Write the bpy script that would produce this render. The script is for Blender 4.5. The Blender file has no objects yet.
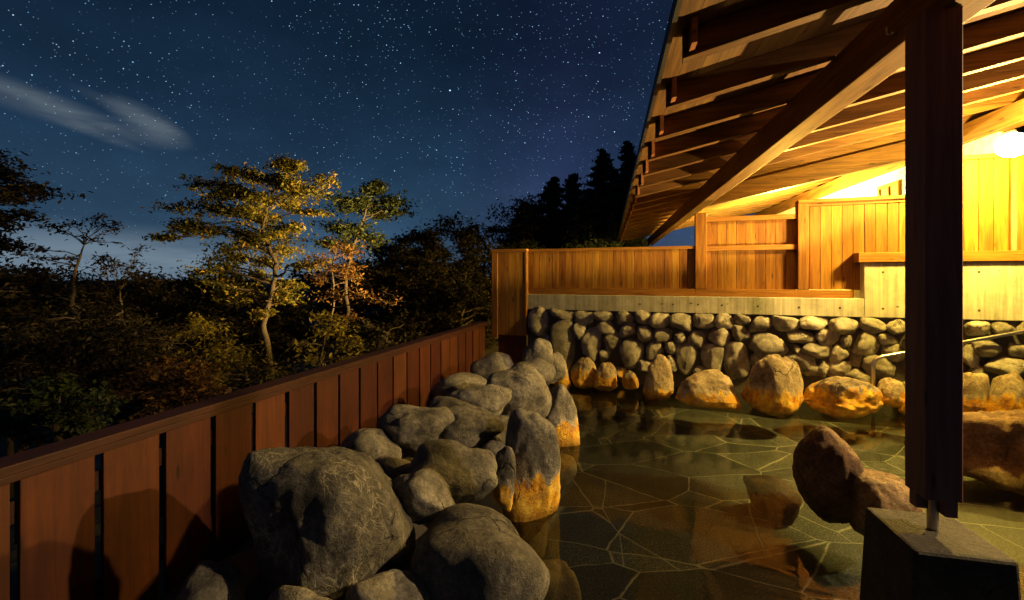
import bpy, bmesh, math, random
import numpy as np
from mathutils import Vector, Matrix, noise

random.seed(7); rng = np.random.default_rng(7)
F = 431.0; HZ = 277.0; CX = 512.0; CAMZ = 1.6
scene = bpy.context.scene
col = scene.collection

def at(px, py, Y):
    return Vector(((px-CX)/F*Y, Y, CAMZ+(HZ-py)/F*Y))

# ------------------------------------------------------------------ objects
def tag(o, label=None, cat=None, group=None, kind=None):
    if label: o['label'] = label
    if cat: o['category'] = cat
    if group: o['group'] = group
    if kind: o['kind'] = kind
    return o

def empty(name, loc, label, cat, group=None):
    o = bpy.data.objects.new(name, None); col.objects.link(o); o.location = loc
    o.empty_display_size = .1
    return tag(o, label, cat, group)

def mesh_obj(name, V, Fs, mat, parent=None, smooth=False, origin=None):
    V = np.asarray(V, dtype=float).reshape(-1, 3)
    org = np.array(origin if origin is not None else (parent.location if parent else (0, 0, 0)), dtype=float)
    wp = parent
    me = bpy.data.meshes.new(name)
    me.from_pydata((V-org).tolist(), [], Fs if isinstance(Fs, list) else Fs.tolist())
    me.update()
    if smooth: me.shade_smooth()
    if mat: me.materials.append(mat)
    o = bpy.data.objects.new(name, me); col.objects.link(o)
    if parent:
        o.parent = parent
        # parents are never rotated or scaled, so subtract the chain of origins
        base = np.zeros(3); q = parent
        while q: base += np.array(q.location); q = q.parent
        me.clear_geometry()
        org = base
        me.from_pydata((V-org).tolist(), [], Fs if isinstance(Fs, list) else Fs.tolist()); me.update()
        if smooth: me.shade_smooth()
    else:
        o.location = org
    return o

class MB:
    def __init__(s): s.v = []; s.f = []
    def box8(s, c):
        n = len(s.v); s.v += [tuple(p) for p in c]
        for q in ((0,3,2,1),(4,5,6,7),(0,1,5,4),(1,2,6,5),(2,3,7,6),(3,0,4,7)):
            s.f.append([n+i for i in q])
    def box(s, x0, x1, y0, y1, z0, z1):
        s.box8([(x0,y0,z0),(x1,y0,z0),(x1,y1,z0),(x0,y1,z0),(x0,y0,z1),(x1,y0,z1),(x1,y1,z1),(x0,y1,z1)])
    def fbox(s, fr, a0, a1, b0, b1, z0, z1):
        # frame box: a along, b across
        s.box8([fr(a0,b0,z0),fr(a1,b0,z0),fr(a1,b1,z0),fr(a0,b1,z0),fr(a0,b0,z1),fr(a1,b0,z1),fr(a1,b1,z1),fr(a0,b1,z1)])
    def beam(s, p0, p1, side, w, hgt):
        # soffit line p0->p1 (left soffit edge), extruded w along side and hgt up
        p0 = Vector(p0); p1 = Vector(p1); sd = Vector(side)*w; up = Vector((0,0,hgt))
        s.box8([p0,p1,p1+sd,p0+sd,p0+up,p1+up,p1+sd+up,p0+sd+up])
    def tube(s, pts, rad, n=8, cap=True):
        pts = [Vector(p) for p in pts]
        if not hasattr(rad, '__len__'): rad = [rad]*len(pts)
        base = len(s.v); prev = None
        for i, p in enumerate(pts):
            t = (pts[min(i+1,len(pts)-1)]-pts[max(i-1,0)])
            if t.length < 1e-9: t = Vector((0,0,1))
            t.normalize()
            a = prev if prev is not None else (Vector((1,0,0)) if abs(t.x) < .8 else Vector((0,1,0)))
            u = (a - t*a.dot(t)).normalized(); w = t.cross(u); prev = u
            for k in range(n):
                an = 2*math.pi*k/n
                s.v.append(tuple(p+(u*math.cos(an)+w*math.sin(an))*rad[i]))
        for i in range(len(pts)-1):
            for k in range(n):
                a = base+i*n+k; b = base+i*n+(k+1) % n
                s.f.append([a,b,b+n,a+n])
        if cap:
            s.f.append([base+k for k in range(n)][::-1]); s.f.append([base+(len(pts)-1)*n+k for k in range(n)])
    def cyl(s, c, r, z0, z1, n=24): s.tube([(c[0],c[1],z0),(c[0],c[1],z1)], r, n)
    def build(s, name, mat, parent=None, smooth=False, bevel=0, origin=None):
        o = mesh_obj(name, s.v, s.f, mat, parent, smooth, origin)
        if bevel:
            m = o.modifiers.new('bevel', 'BEVEL'); m.width = bevel; m.segments = 2; m.limit_method = 'ANGLE'
        return o

# ------------------------------------------------------------------ materials
def newmat(name):
    m = bpy.data.materials.new(name); m.use_nodes = True
    nt = m.node_tree; b = nt.nodes['Principled BSDF']
    return m, nt, b
def N(nt, t, **kw):
    n = nt.nodes.new(t)
    for k, v in kw.items():
        if k in ('operation','data_type','blend_type','feature','wave_type','bands_direction','noise_dimensions','distance','musgrave_type','vector_type','invert','use_clamp','normalize'): setattr(n, k, v)
        else: n.inputs[k.replace('_', ' ')].default_value = v
    return n
def L(nt, a, b): nt.links.new(a, b)
def math_(nt, op, a, b=None, c=None, clamp=False):
    n = nt.nodes.new('ShaderNodeMath'); n.operation = op; n.use_clamp = clamp
    for i, x in enumerate((a, b, c)):
        if x is None: continue
        if isinstance(x, (int, float)): n.inputs[i].default_value = x
        else: L(nt, x, n.inputs[i])
    return n.outputs[0]
def ramp(nt, fac, stops, interp='LINEAR'):
    n = nt.nodes.new('ShaderNodeValToRGB'); n.color_ramp.interpolation = interp
    e = n.color_ramp.elements
    while len(e) < len(stops): e.new(.5)
    for i, (p, c) in enumerate(stops):
        e[i].position = p; e[i].color = (c[0], c[1], c[2], 1) if hasattr(c, '__len__') else (c, c, c, 1)
    L(nt, fac, n.inputs[0]); return n.outputs[0]
def mix(nt, fac, a, b, mode='MIX'):
    n = nt.nodes.new('ShaderNodeMixRGB'); n.blend_type = mode
    for i, x in enumerate((fac, a, b)):
        if isinstance(x, (int, float)): n.inputs[i].default_value = x if i == 0 else (x, x, x, 1)
        elif isinstance(x, tuple): n.inputs[i].default_value = (x[0], x[1], x[2], 1)
        else: L(nt, x, n.inputs[i])
    return n.outputs[0]
def noise_(nt, vec, scale, detail=4, rough=.55, dist=0):
    n = nt.nodes.new('ShaderNodeTexNoise')
    n.inputs['Scale'].default_value = scale; n.inputs['Detail'].default_value = detail
    n.inputs['Roughness'].default_value = rough; n.inputs['Distortion'].default_value = dist
    if vec is not None: L(nt, vec, n.inputs['Vector'])
    return n.outputs['Fac']
def mapping(nt, vec, rot=(0,0,0), scale=(1,1,1), loc=(0,0,0)):
    n = nt.nodes.new('ShaderNodeMapping'); n.inputs['Rotation'].default_value = rot
    n.inputs['Scale'].default_value = scale; n.inputs['Location'].default_value = loc
    L(nt, vec, n.inputs['Vector']); return n.outputs[0]
def bump(nt, h, strength, dist, normal=None):
    n = nt.nodes.new('ShaderNodeBump'); n.inputs['Strength'].default_value = strength; n.inputs['Distance'].default_value = dist
    L(nt, h, n.inputs['Height'])
    if normal is not None: L(nt, normal, n.inputs['Normal'])
    return n.outputs[0]

def wood(name, dark, light, axis_rot=(0,0,0), axis='Z', rough=.6, var=.35, knots=True, weather=0.0, rotz=0, bstr=.5):
    """timber whose grain runs along the axis (after turning by rotz), each board with its own tone"""
    m, nt, b = newmat(name)
    geo = nt.nodes.new('ShaderNodeNewGeometry')
    rnd = geo.outputs['Random Per Island']
    pos = geo.outputs['Position']
    rot = mapping(nt, pos, rot=(0, 0, rotz))
    off = nt.nodes.new('ShaderNodeCombineXYZ')
    o1 = math_(nt, 'MULTIPLY', rnd, 37.0)
    for i in range(3): L(nt, o1, off.inputs[i])
    add = N(nt, 'ShaderNodeVectorMath', operation='ADD'); L(nt, rot, add.inputs[0]); L(nt, off.outputs[0], add.inputs[1])
    sc = {'X': (1.2,16,16), 'Y': (16,1.2,16), 'Z': (16,16,1.2)}[axis]
    sc2 = {'X': (3,90,90), 'Y': (90,3,90), 'Z': (90,90,3)}[axis]
    g1 = noise_(nt, mapping(nt, add.outputs[0], scale=sc), 1.0, 6, .6, 1.2)
    g2 = noise_(nt, mapping(nt, add.outputs[0], scale=sc2), 1.0, 4, .6, .4)
    g = math_(nt, 'ADD', math_(nt, 'MULTIPLY', g1, .65), math_(nt, 'MULTIPLY', g2, .35))
    c = ramp(nt, g, [(.34, dark), (.62, light)])
    tone = math_(nt, 'MULTIPLY_ADD', rnd, var, 1-var*.6)
    hs = nt.nodes.new('ShaderNodeHueSaturation'); L(nt, tone, hs.inputs['Value']); L(nt, c, hs.inputs['Color'])
    hue = math_(nt, 'MULTIPLY_ADD', rnd, .02, .49); L(nt, hue, hs.inputs['Hue'])
    out = hs.outputs[0]
    if knots:
        v = nt.nodes.new('ShaderNodeTexVoronoi'); v.inputs['Scale'].default_value = 1
        ks = {'X': (2.2,9,9), 'Y': (9,2.2,9), 'Z': (9,9,2.2)}[axis]
        L(nt, mapping(nt, add.outputs[0], scale=ks), v.inputs['Vector'])
        k = ramp(nt, v.outputs['Distance'], [(.06, 1.0), (.12, 0.0)])
        out = mix(nt, math_(nt, 'MULTIPLY', k, .75), out, tuple(x*.22 for x in dark))
    w = noise_(nt, pos, 1.7, 5, .65)
    out = mix(nt, 1.0, out, ramp(nt, w, [(.3, 1-weather*.75), (.6, 1.0)]), 'MULTIPLY')
    L(nt, out, b.inputs['Base Color'])
    b.inputs['Roughness'].default_value = rough
    b.inputs['Specular IOR Level'].default_value = .25
    L(nt, bump(nt, g, bstr, .004), b.inputs['Normal'])
    return m

def rock_mat(name, dark, mid, light, veins=0.0, stain=0.0, sz=.26, scale=1.0):
    m, nt, b = newmat(name)
    geo = nt.nodes.new('ShaderNodeNewGeometry'); tc = nt.nodes.new('ShaderNodeTexCoord')
    info = nt.nodes.new('ShaderNodeObjectInfo')
    pos = tc.outputs['Object']
    off = nt.nodes.new('ShaderNodeCombineXYZ'); r = math_(nt, 'MULTIPLY', info.outputs['Random'], 50.0)
    for i in range(3): L(nt, r, off.inputs[i])
    add = N(nt, 'ShaderNodeVectorMath', operation='ADD'); L(nt, pos, add.inputs[0]); L(nt, off.outputs[0], add.inputs[1])
    P = add.outputs[0]
    n1 = noise_(nt, P, 5*scale, 8, .68); n2 = noise_(nt, P, 42*scale, 6, .7); n3 = noise_(nt, P, 150*scale, 3, .7)
    g = math_(nt, 'ADD', math_(nt, 'ADD', math_(nt, 'MULTIPLY', n1, .5), math_(nt, 'MULTIPLY', n2, .35)), math_(nt, 'MULTIPLY', n3, .15))
    c = ramp(nt, g, [(.36, dark), (.5, mid), (.64, light)])
    tone = math_(nt, 'MULTIPLY_ADD', info.outputs['Random'], .65, .66)
    c = mix(nt, 1.0, c, tone, 'MULTIPLY')
    # pale lichen and mineral flecks
    lf = ramp(nt, noise_(nt, P, 16*scale, 7, .75), [(.60, 0.0), (.68, 1.0)])
    c = mix(nt, math_(nt, 'MULTIPLY', lf, .35), c, tuple(min(1, x*1.9) for x in mid))
    # damp dark patches
    df = ramp(nt, noise_(nt, P, 2.6*scale, 6, .7), [(.40, 1.0), (.5, 0.0)])
    c = mix(nt, math_(nt, 'MULTIPLY', df, .5), c, tuple(x*.45 for x in dark))
    hgt = math_(nt, 'ADD', math_(nt, 'MULTIPLY', n1, .6), math_(nt, 'MULTIPLY', n2, .4))
    if veins:
        def contour(sc, wd, off_):
            q = noise_(nt, mapping(nt, P, rot=(.3,.5,.2), scale=(1,1.7,.8), loc=(off_,0,0)), sc, 6, .52, 1.6)
            return ramp(nt, math_(nt, 'ABSOLUTE', math_(nt, 'SUBTRACT', q, .5)), [(0, 1.0), (wd, 0.0)])
        vf = math_(nt, 'MAXIMUM', contour(2.6, .012, 0), math_(nt, 'MAXIMUM', contour(4.5, .014, 5), math_(nt, 'MULTIPLY', contour(9, .03, 9), .55)))
        vm = math_(nt, 'MULTIPLY', vf, ramp(nt, noise_(nt, P, 3.2, 5, .6), [(.42, 0.05), (.58, 1.0)]))
        c = mix(nt, math_(nt, 'MULTIPLY', vm, veins), c, (.46, .42, .33))
        hgt = math_(nt, 'ADD', hgt, math_(nt, 'MULTIPLY', vm, .05))
    rough = .72
    vc = nt.nodes.new('ShaderNodeTexVoronoi'); vc.feature = 'DISTANCE_TO_EDGE'; vc.inputs['Scale'].default_value = 1
    wv = nt.nodes.new('ShaderNodeTexNoise'); wv.inputs['Scale'].default_value = 3.5; wv.inputs['Detail'].default_value = 5; L(nt, P, wv.inputs['Vector'])
    wp = mix(nt, .45, P, wv.outputs['Color'], 'ADD')
    L(nt, mapping(nt, wp, rot=(.4,.3,.7), scale=(2.2*scale,3.6*scale,1.6*scale)), vc.inputs['Vector'])
    ck = math_(nt, 'MULTIPLY', ramp(nt, vc.outputs['Distance'], [(.0, 1.0), (.022, 0.0)]), ramp(nt, noise_(nt, P, 2.3*scale, 2, .5), [(.5, 0.0), (.6, 1.0)]))
    c = mix(nt, math_(nt, 'MULTIPLY', ck, .8), c, tuple(x*.25 for x in dark))
    hgt = math_(nt, 'SUBTRACT', hgt, math_(nt, 'MULTIPLY', ck, .35))
    if stain:
        sep = nt.nodes.new('ShaderNodeSeparateXYZ'); L(nt, geo.outputs['Position'], sep.inputs[0])
        sn = noise_(nt, mapping(nt, P, scale=(1,1,.35)), 11, 6, .7)
        zz = math_(nt, 'ADD', math_(nt, 'ADD', sep.outputs['Z'], math_(nt, 'MULTIPLY_ADD', info.outputs['Random'], .16, -.08)), math_(nt, 'MULTIPLY', math_(nt, 'SUBTRACT', sn, .5), .55))
        f = ramp(nt, math_(nt, 'DIVIDE', zz, 1.0), [(max(0, sz-.012), 1.0), (sz+.012, 0.0)])
        oc = ramp(nt, noise_(nt, P, 9, 6, .7), [(.35, (.42,.15,.010)), (.5, (.74,.39,.022)), (.66, (.86,.58,.08))])
        edge = ramp(nt, zz, [(sz-.01, 0.0), (sz+.015, 1.0), (sz+.06, 0.0)])
        c = mix(nt, math_(nt, 'MULTIPLY', edge, .55), c, (.52, .46, .36))
        c = mix(nt, math_(nt, 'MULTIPLY', math_(nt, 'MULTIPLY', f, stain), ramp(nt, noise_(nt, P, 7, 6, .75), [(.34, .45), (.5, 1.0)])), c, oc)
        wet = ramp(nt, sep.outputs['Z'], [(.02, 1.0), (.09, 0.0)])
        c = mix(nt, math_(nt, 'MULTIPLY', wet, .55), c, (.11, .045, .012))
        L(nt, math_(nt, 'SUBTRACT', .74, math_(nt, 'MULTIPLY', wet, .45)), b.inputs['Roughness'])
    else:
        b.inputs['Roughness'].default_value = rough
    L(nt, c, b.inputs['Base Color'])
    b.inputs['Specular IOR Level'].default_value = .3
    nb = bump(nt, hgt, 1.0, .03)
    L(nt, bump(nt, n3, .9, .005, nb), b.inputs['Normal'])
    return m

def plain(name, c, rough=.6, metal=0.0, bscale=0, bdist=.002):
    m, nt, b = newmat(name)
    b.inputs['Roughness'].default_value = rough; b.inputs['Metallic'].default_value = metal
    tc = nt.nodes.new('ShaderNodeTexCoord')
    n = noise_(nt, tc.outputs['Object'], bscale or 12, 5, .6)
    L(nt, mix(nt, 1.0, (c[0],c[1],c[2]), ramp(nt, n, [(.3, .7), (.7, 1.15)]), 'MULTIPLY'), b.inputs['Base Color'])
    if bscale: L(nt, bump(nt, n, .6, bdist), b.inputs['Normal'])
    return m

def leaf_mat(name, stops, trans=.35):
    m, nt, b = newmat(name)
    geo = nt.nodes.new('ShaderNodeNewGeometry')
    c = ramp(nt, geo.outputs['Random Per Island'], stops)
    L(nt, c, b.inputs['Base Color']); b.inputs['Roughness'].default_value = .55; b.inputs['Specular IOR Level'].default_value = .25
    t = nt.nodes.new('ShaderNodeBsdfTranslucent'); L(nt, c, t.inputs['Color'])
    mx = nt.nodes.new('ShaderNodeMixShader'); mx.inputs[0].default_value = trans
    L(nt, b.outputs[0], mx.inputs[1]); L(nt, t.outputs[0], mx.inputs[2])
    L(nt, mx.outputs[0], nt.nodes['Material Output'].inputs[0])
    return m

def emit(name, c, s):
    m = bpy.data.materials.new(name); m.use_nodes = True; nt = m.node_tree
    nt.nodes.clear(); o = nt.nodes.new('ShaderNodeOutputMaterial'); e = nt.nodes.new('ShaderNodeEmission')
    e.inputs[0].default_value = (*c, 1); e.inputs[1].default_value = s; L(nt, e.outputs[0], o.inputs[0]); return m

AZ = math.atan2(.3134, .9496)         # wall runs along +X turned by -AZ
TIMBER = ((.23,.105,.034), (.50,.29,.125))
m_fence_v = wood('cedar_upright', (.155,.056,.009), (.38,.178,.026), axis='Z', var=.5, weather=.2)
m_fence_h = wood('cedar_level', (.18,.066,.011), (.39,.19,.03), axis='X', var=.2, weather=.25, rotz=AZ)
m_side_v = wood('red_stained_upright', (.045,.010,.005), (.092,.023,.008), axis='Z', var=.6, weather=.6)
m_side_h = wood('red_stained_level', (.035,.010,.005), (.055,.017,.008), axis='Y', var=.3, weather=.6, rotz=math.radians(16))
m_beam = wood('pavilion_timber_long', (.07,.03,.010), (.21,.108,.033), axis='Y', var=.15, rotz=math.radians(12.5))
m_raft = wood('pavilion_timber_rafter', (.04,.016,.006), (.155,.076,.021), axis='X', var=.3, rotz=math.radians(19.6))
m_deck = wood('pavilion_roof_boards', (.045,.019,.007), (.135,.066,.019), axis='Y', var=.35, rotz=math.radians(12.5))
m_post = wood('pavilion_post_timber', (.11,.05,.042), (.20,.10,.082), axis='Z', var=.1, bstr=.12)
m_rock = rock_mat('grey_boulder', (.04,.037,.032), (.145,.132,.11), (.33,.305,.26))
m_rockv = rock_mat('veined_boulder', (.022,.02,.018), (.08,.073,.062), (.20,.185,.155), veins=.75)
m_rocks = rock_mat('grey_boulder_with_ochre_waterline', (.045,.041,.035), (.155,.141,.118), (.35,.32,.27), stain=.95, sz=.27)
m_wallst = rock_mat('wall_stone', (.12,.11,.092), (.32,.295,.25), (.54,.50,.43), stain=.9, sz=.13, scale=1.6)
m_ochre = rock_mat('ochre_crusted_rock', (.14,.10,.06), (.34,.27,.18), (.52,.44,.32), stain=.97, sz=.24)
m_sub = rock_mat('ochre_sunken_stone', (.25,.16,.05), (.42,.29,.10), (.55,.42,.19))
m_brown = rock_mat('brown_wet_rock', (.035,.018,.009), (.10,.052,.022), (.22,.125,.055))
m_tan = rock_mat('tan_rock', (.07,.036,.014), (.20,.115,.045), (.42,.30,.16))
m_ped = rock_mat('dark_granite', (.015,.013,.011), (.034,.029,.024), (.075,.062,.048), scale=1.5)
m_mortar = plain('dark_mortar', (.085,.075,.06), .9, 0, 35, .01)
m_bed = plain('mortar_bed', (.06,.048,.035), .9, 0, 22, .012)
m_steel = plain('brushed_steel', (.62,.58,.52), .32, 1.0)
m_dark = plain('dark_metal', (.05,.045,.04), .5, .6)
m_roofskin = plain('roof_skin', (.02,.02,.022), .8)
m_plaster = plain('white_plaster', (.8,.78,.72), .85)
m_earth = plain('forest_earth', (.045,.034,.022), .95, 0, 3, .05)

def concrete():
    m, nt, b = newmat('board_marked_concrete')
    geo = nt.nodes.new('ShaderNodeNewGeometry'); pos = geo.outputs['Position']
    p = mapping(nt, pos, rot=(0,0,AZ))
    n1 = noise_(nt, p, 2.5, 8, .7); n2 = noise_(nt, mapping(nt, p, scale=(26,26,.7)), 1, 5, .6)
    n3 = noise_(nt, p, 60, 4, .7)
    c = ramp(nt, n1, [(.3, (.32,.30,.24)), (.6, (.60,.575,.47))])
    c = mix(nt, .55, c, ramp(nt, n2, [(.35, .45), (.6, 1.1)]), 'MULTIPLY')
    # green algae runs
    al = math_(nt, 'MULTIPLY', ramp(nt, noise_(nt, mapping(nt, p, scale=(3.2,3.2,.35), loc=(3.1,0,0)), 1, 4, .6), [(.56, 0.0), (.66, 1.0)]), ramp(nt, n3, [(.3, .3), (.6, 1.0)]))
    c = mix(nt, math_(nt, 'MULTIPLY', al, .75), c, (.10,.12,.03))
    # form tie holes
    v = nt.nodes.new('ShaderNodeTexVoronoi'); v.inputs['Scale'].default_value = 1; v.inputs['Randomness'].default_value = .25
    L(nt, mapping(nt, p, scale=(2.1,.01,4.2)), v.inputs['Vector'])
    h = ramp(nt, v.outputs['Distance'], [(.035, 1.0), (.05, 0.0)])
    c = mix(nt, math_(nt, 'MULTIPLY', h, .85), c, (.04,.035,.03))
    L(nt, c, b.inputs['Base Color']); b.inputs['Roughness'].default_value = .85
    hh = math_(nt, 'ADD', math_(nt, 'MULTIPLY', n2, .5), math_(nt, 'MULTIPLY', n3, .3))
    L(nt, bump(nt, hh, .6, .006), b.inputs['Normal'])
    return m
m_conc = concrete()

def paving():
    m, nt, b = newmat('crazy_paving')
    geo = nt.nodes.new('ShaderNodeNewGeometry'); pos = geo.outputs['Position']
    nn = nt.nodes.new('ShaderNodeTexNoise'); nn.inputs['Scale'].default_value = 2.4; nn.inputs['Detail'].default_value = 5; nn.inputs['Roughness'].default_value = .55
    L(nt, pos, nn.inputs['Vector'])
    w = mix(nt, .085, pos, nn.outputs['Color'], 'ADD')
    def cells(rz, sc, loc):
        p = mapping(nt, w, rot=(0,0,rz), scale=(*sc,.001), loc=loc)
        v = nt.nodes.new('ShaderNodeTexVoronoi'); v.feature = 'DISTANCE_TO_EDGE'; v.inputs['Scale'].default_value = 1; L(nt, p, v.inputs['Vector'])
        v2 = nt.nodes.new('ShaderNodeTexVoronoi'); v2.inputs['Scale'].default_value = 1; L(nt, p, v2.inputs['Vector'])
        return v, v2
    va, v2 = cells(.5, (1.0,2.1), (0,0,0)); vb, v3 = cells(-.45, (1.35,.62), (3.3,1.7,0))
    ga = ramp(nt, va.outputs['Distance'], [(.003, 1.0), (.009, 0.0)]); gb = ramp(nt, vb.outputs['Distance'], [(.002, 1.0), (.006, 0.0)])
    s3 = nt.nodes.new('ShaderNodeSeparateColor'); L(nt, v2.outputs['Color'], s3.inputs[0])
    gate = math_(nt, 'GREATER_THAN', s3.outputs[1], .42)
    g = math_(nt, 'MAXIMUM', ga, math_(nt, 'MULTIPLY', gb, gate))
    g = math_(nt, 'MULTIPLY', g, ramp(nt, noise_(nt, pos, 6, 5, .7), [(.34, .35), (.5, 1.0)]))
    n1 = noise_(nt, pos, 3, 6, .7); n2 = noise_(nt, pos, 70, 4, .8)
    c = ramp(nt, n2, [(.38, (.010,.012,.011)), (.5, (.042,.047,.042)), (.64, (.17,.175,.15))])
    c = mix(nt, 1.0, c, ramp(nt, v2.outputs['Color'], [(.1, .45), (.9, 1.5)]), 'MULTIPLY')
    c = mix(nt, 1.0, c, ramp(nt, n1, [(.3, .55), (.7, 1.25)]), 'MULTIPLY')
    c = mix(nt, math_(nt, 'MULTIPLY', g, .9), c, (.38,.37,.29))
    L(nt, c, b.inputs['Base Color']); b.inputs['Roughness'].default_value = .7
    L(nt, bump(nt, math_(nt, 'SUBTRACT', n2, g), .6, .006), b.inputs['Normal'])
    return m
m_pave = paving()

def water():
    m = bpy.data.materials.new('bath_water'); m.use_nodes = True; nt = m.node_tree; nt.nodes.clear()
    o = nt.nodes.new('ShaderNodeOutputMaterial')
    geo = nt.nodes.new('ShaderNodeNewGeometry')
    n1 = noise_(nt, geo.outputs['Position'], 1.6, 3, .5, .6)
    nb = bump(nt, n1, .6, .012)
    tr = nt.nodes.new('ShaderNodeBsdfTransparent'); tr.inputs[0].default_value = (.84,.88,.82,1)
    gl = nt.nodes.new('ShaderNodeBsdfGlossy'); gl.inputs['Roughness'].default_value = .045; L(nt, nb, gl.inputs['Normal'])
    fr = nt.nodes.new('ShaderNodeFresnel'); fr.inputs['IOR'].default_value = 1.36; L(nt, nb, fr.inputs['Normal'])
    mx = nt.nodes.new('ShaderNodeMixShader'); L(nt, math_(nt, 'MULTIPLY_ADD', fr.outputs[0], .85, .01), mx.inputs[0])
    L(nt, tr.outputs[0], mx.inputs[1]); L(nt, gl.outputs[0], mx.inputs[2]); L(nt, mx.outputs[0], o.inputs[0])
    return m
m_water = water()

# ------------------------------------------------------------------ rock shapes
_ico = {}
def ico(n):
    if n not in _ico:
        bm = bmesh.new(); bmesh.ops.create_icosphere(bm, subdivisions=n, radius=1)
        _ico[n] = (np.array([v.co[:] for v in bm.verts]), [[v.index for v in f.verts] for f in bm.faces]); bm.free()
    return _ico[n]

def rock_shape(seed, sub=4, planes=16, sharp=9, lump=.10, fine=.025, flat=None):
    D, Fs = ico(sub)
    r = np.random.default_rng(seed)
    n = r.normal(size=(planes, 3)); n /= np.linalg.norm(n, axis=1)[:, None]
    d = r.uniform(.74, 1.0, planes)
    n = np.vstack([n, np.eye(3), -np.eye(3)]); d = np.concatenate([d, np.full(6, 1.12)])
    if flat is not None:
        fn = np.array(flat, float); fn /= np.linalg.norm(fn); n = np.vstack([n, fn]); d = np.append(d, .66)
    dots = np.clip(D @ n.T, 0, None)/d
    R = (np.sum(dots**sharp, axis=1))**(-1/sharp)
    off = Vector(r.uniform(-50, 50, 3))
    out = np.empty_like(D)
    for i, (q, rr) in enumerate(zip(D, R)):
        p = Vector(q)*rr
        a = noise.noise(p*1.5+off)*lump*1.6 + noise.noise(p*3.3+off)*lump*.7
        b = noise.fractal(p*7+off, .8, 2.1, 3)*fine
        cr = -max(0, .09-abs(noise.noise(p*2.1-off)))*fine*6
        out[i] = q*(rr+a+b+cr)
    return out, Fs

def fit_rock(name, label, bbox, Y, mat, seed, ry=.8, sub=4, parent=None, group=None, cat='boulder', rot=0, dome=False, **kw):
    """a rock of real size: its shape is scaled in metres until it spans the outline seen from the path"""
    S, Fs = rock_shape(seed, sub, **kw)
    if dome:      # a rock settled on its broad side
        S = S.copy(); lo = S[:,2] < 0; S[:,2] = np.where(lo, S[:,2]*.45, S[:,2]); S[:,:2] *= np.where(lo, 1.04, 1.0)[:,None]
    if rot:
        c, s = math.cos(rot), math.sin(rot); S = S @ np.array([[c,0,-s],[0,1,0],[s,0,c]]).T
    x0, y0, x1, y1 = bbox
    rx = (x1-x0)/2/F*Y; rz = (y1-y0)/2/F*Y
    sx, sy, sz = rx, ry*rx, rz*.85
    S = S - (S.max(0)+S.min(0))/2; S = S/((S.max(0)-S.min(0))/2)
    c = np.array(at((x0+x1)/2, (y0+y1)/2, Y))
    for _ in range(9):
        V = S*np.array([sx, sy, sz])+c
        yy = np.maximum(V[:, 1], .3)
        px = CX+F*V[:, 0]/yy; py = HZ-F*(V[:, 2]-CAMZ)/yy
        w = px.max()-px.min(); h = py.max()-py.min()
        sx *= (x1-x0)/w; sz *= min(1.5, max(.6, (y1-y0)/h)); sz = max(sz, .25*rx)
        c[0] += ((x0+x1)/2-(px.max()+px.min())/2)/F*Y; c[2] -= ((y0+y1)/2-(py.max()+py.min())/2)/F*Y
    V = S*np.array([sx, sy, sz])+c
    org = None if parent else (c[0], c[1], V[:, 2].min())
    o = mesh_obj(name, V, Fs, mat, parent, True, org)
    if not parent: tag(o, label, cat, group)
    return o

# ------------------------------------------------------------------ frames
WA = np.array([.58, 6.8]); WU = np.array([.9496, -.3134]); WN = np.array([-.3134, -.9496])
def W(s, off, z):
    p = WA+WU*s+WN*off; return (p[0], p[1], z)
def sw(px, off=0.0):
    k = (px-CX)/F; a = WA+WN*off
    return (k*a[1]-a[0])/(WU[0]-k*WU[1])
FD = np.array([.275, .9615]); FO = np.array([-2.44, 0.0]); FN = np.array([.9615, -.275])   # left fence, normal to the bath
def LF(s, off, z):
    p = FO+FD*s+FN*off; return (p[0], p[1], z)
BV = Vector((.2174, .9761, 0)); BU = Vector((.9761, -.2174, 0))     # pavilion: along the eave, and inward
# ------------------------------------------------------------------ setting
def grid(name, x0, x1, nx, y0, y1, ny, fz, mat):
    xs = np.linspace(x0, x1, nx); ys = np.linspace(y0, y1, ny)
    V = [(x, y, fz(x, y)) for y in ys for x in xs]
    Fs = [[j*nx+i, j*nx+i+1, (j+1)*nx+i+1, (j+1)*nx+i] for j in range(ny-1) for i in range(nx-1)]
    return mesh_obj(name, V, Fs, mat, None, True)

def fence_x(y): return -2.44+.286*y
def hill(x, y):
    d = max(0.0, fence_x(min(y, 8))-.25-x)            # metres outside the fence
    back = max(0.0, y-(7.2-.33*x))
    z = -.55-.30*d-.0015*d*d
    z += .06*back*max(0, min(1, (x+6)/8))
    z += .35*noise.noise(Vector((x*.25, y*.25, 3)))*min(1, (d+back)/3)
    return max(z, -45)
tag(grid('hillside', -90, 50, 90, -6, 110, 75, hill, m_earth), kind='structure')
tag(grid('ground', -6000, 6000, 9, -3000, 9000, 9, lambda x, y: -48.0, m_earth), kind='structure')
b = MB(); b.fbox(lambda a, c, z: (a, c, z), -.9, 9.5, -2.5, 7.3, -.62, -.30)
tag(b.build('pool_floor', m_pave), kind='structure')
b = MB(); n = 0
b.v = [(-.9,-2.5,0),(9.5,-2.5,0),(9.5,7.2,0),(-.9,7.2,0)]; b.f = [[0,1,2,3]]
tag(b.build('water', m_water), kind='structure')
def berm(x, y):
    xf = fence_x(y); xe = .02+.205*(y-2.0)
    t = (x-xf)/(xe-xf)
    z = -.05+.28*t/.4 if t < .4 else .23-(t-.4)/.6*.67
    if y > 6.2: z = min(z, .12)
    return max(-.55, z)+.05*noise.noise(Vector((x*3, y*3, 0)))
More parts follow.
